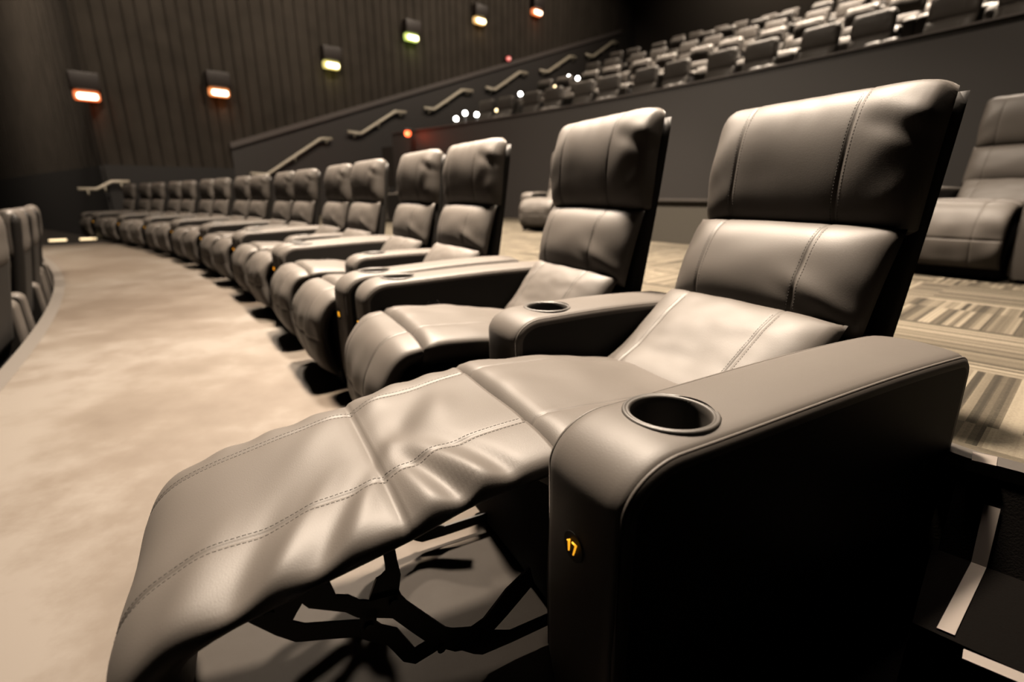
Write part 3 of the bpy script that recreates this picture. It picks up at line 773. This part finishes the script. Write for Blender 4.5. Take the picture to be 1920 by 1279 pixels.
# warm floor lights where the pale floor ends
for i, (x, y) in enumerate(((-9.28, 10.45), (-8.90, 10.75), (-8.55, 11.0))):
    root = empty('floor_light', (x, y, 0)); tag(root, 'small warm floor light at the far end of the pale floor, %s from the left' % ORD[i], 'floor light', 'floor lights at the far step')
    bm = bmesh.new(); box(bm, -0.16, 0.16, -0.05, 0.05, 0.0, 0.04, Matrix.Rotation(math.radians(38), 4, 'Z'), bev=0.01); from_bm('housing', bm, M['rubber'], root)
    bm = bmesh.new(); box(bm, -0.14, 0.14, -0.06, 0.03, 0.01, 0.05, Matrix.Rotation(math.radians(38), 4, 'Z'), bev=0.01)
    from_bm('lens', bm, mat('floor_light_glow', (0.8, 0.7, 0.5), 0.5, 0.2, emis=(1.0, 0.75, 0.42), es=0.9), root)

# ------------------------------------------------------------------ steps beside the near chair
D1 = (Vector((0.970, 0.843)) - Vector((0.917, 0.895))).normalized()      # along the step edges
D2 = Vector((-D1.y, D1.x));  D2 = D2 if D2.dot(Vector((-1, -1))) > 0 else -D2   # down the flight
O_ = Vector((0.891, 0.816))
def sq(u, v, z): p = O_ + D1 * u + D2 * v; return Vector((p.x, p.y, z))
def prism(bm, poly, z0, z1):
    A = [bm.verts.new((p[0], p[1], z0)) for p in poly]; B = [bm.verts.new((p[0], p[1], z1)) for p in poly]; n = len(poly)
    bm.faces.new(list(reversed(A))); bm.faces.new(B)
    for i in range(n): bm.faces.new((A[i], A[(i + 1) % n], B[(i + 1) % n], B[i]))
bm = bmesh.new()
R8 = [sq(-0.05, 0.0, 0.0), sq(1.4, 0.0, 0.0), sq(1.4, 0.0, 0.17), sq(-0.05, 0.0, 0.17), sq(-0.05, -0.10, 0.0), sq(1.4, -0.10, 0.0), sq(1.4, -0.078, 0.338), sq(-0.05, -0.078, 0.338)]
v = [bm.verts.new(p) for p in R8]
for f in ((0, 1, 2, 3), (3, 2, 6, 7), (4, 7, 6, 5), (0, 4, 5, 1), (0, 3, 7, 4), (1, 5, 6, 2)): bm.faces.new([v[k] for k in f])
struct('stair_riser', bm, M['step_black'])
bm = bmesh.new(); prism(bm, [sq(-0.06, -0.02, 0), sq(1.4, -0.02, 0), sq(1.4, 0.255, 0), sq(-0.06, 0.255, 0)], 0.0, 0.18); struct('stair_tread', bm, M['step_black'])
bm = bmesh.new(); prism(bm, [sq(-0.06, 0.255, 0), sq(1.4, 0.255, 0), sq(1.4, 1.6, 0), sq(-0.06, 1.6, 0)], -0.02, 0.003); struct('stair_landing', bm, M['step_black'])
# tape on the riser, on the tread and along the nosing
def tape(pts8): 
    bm = bmesh.new(); v = [bm.verts.new(p) for p in pts8]
    for f in ((0, 1, 2, 3), (7, 6, 5, 4), (0, 4, 5, 1), (1, 5, 6, 2), (2, 6, 7, 3), (3, 7, 4, 0)): bm.faces.new([v[k] for k in f])
    return bm
T1, T2, T3, T4 = (0.891, 0.816), (0.907, 0.801), (0.715, 0.647), (0.698, 0.662)
root = empty('tape_strip', (0.891, 0.816, 0.18)); off = -root.location; tag(root, 'pale tape running down the riser and tread of the black step', 'tape')
q0 = [Vector((*T1, 0.1815)), Vector((*T2, 0.1815)), Vector((*T3, 0.1815)), Vector((*T4, 0.1815))]
from_bm('tread_strip', tape([p + off for p in q0] + [p + Vector((0, 0, 0.002)) + off for p in q0]), M['white_tape'], root, False)
nn = Vector((D2.x * 0.9, D2.y * 0.9, 0.43)) * 0.0022
q0 = [sq(0.0, 0.0005, 0.1815), sq(0.0218, 0.0005, 0.1815), sq(0.0202, -0.0503, 0.2862), sq(-0.0033, -0.0503, 0.2862)]
from_bm('riser_strip', tape([p + off for p in q0] + [p + nn + off for p in q0]), M['white_tape'], root, False)
q0 = [Vector((0.708, 0.622, 0.1815)), Vector((1.10, 0.300, 0.1815)), Vector((1.085, 0.281, 0.1815)), Vector((0.691, 0.605, 0.1815))]
o = from_bm('nosing_tape', tape(q0 + [p + Vector((0, 0, 0.002)) for p in q0]), M['white_tape'], None, False)
tag(o, 'pale tape along the front edge of the black step, bottom right corner', 'tape')
# short rail with a bright spot on the far part of the parapet
c0 = arc(6.58, 54.0, 0); root = empty('grab_rail', arc(6.45, 49.4, 1.86)); off = -root.location
tag(root, 'short dim grab rail with one bright spot, seen just above the long row of headrests', 'grab rail')
bm = bmesh.new(); tube(bm, [arc(6.56, 50.1, 1.86) + off, arc(6.56, 48.9, 1.86) + off], 0.03, 8); from_bm('rail', bm, M['rubber'], root)
for ph in (49.9, 49.1):
    bm = bmesh.new(); tube(bm, [arc(6.56, ph, 1.86) + off, arc(6.70, ph, 1.86) + off], 0.014, 6, up=Vector((0, 0, 1))); from_bm('bracket', bm, M['rubber'], root)
bm = bmesh.new(); arc_slab(bm, -1.44, 0.2, 52.2, 52.42, -0.3, 0.012, 4); struct('trim_5', bm, M['rubber'])
# added black sheet that darkens the lit floor between armrest and steps
a_ = math.radians(-27.63); S_ = Vector((math.sin(a_), math.cos(a_), 0)); T2_ = Vector((math.cos(a_), -math.sin(a_), 0))
f_ = lambda s, t: Vector((0.16, 0.511, 0)) + S_ * s + T2_ * t
bm = bmesh.new(); prism(bm, [f_(0.026, -1.4), f_(0.026, 0.86), f_(-1.3, 0.86), f_(-1.3, -1.4)], -0.01, 0.0025); struct('stair_landing', bm, M['step_black'])
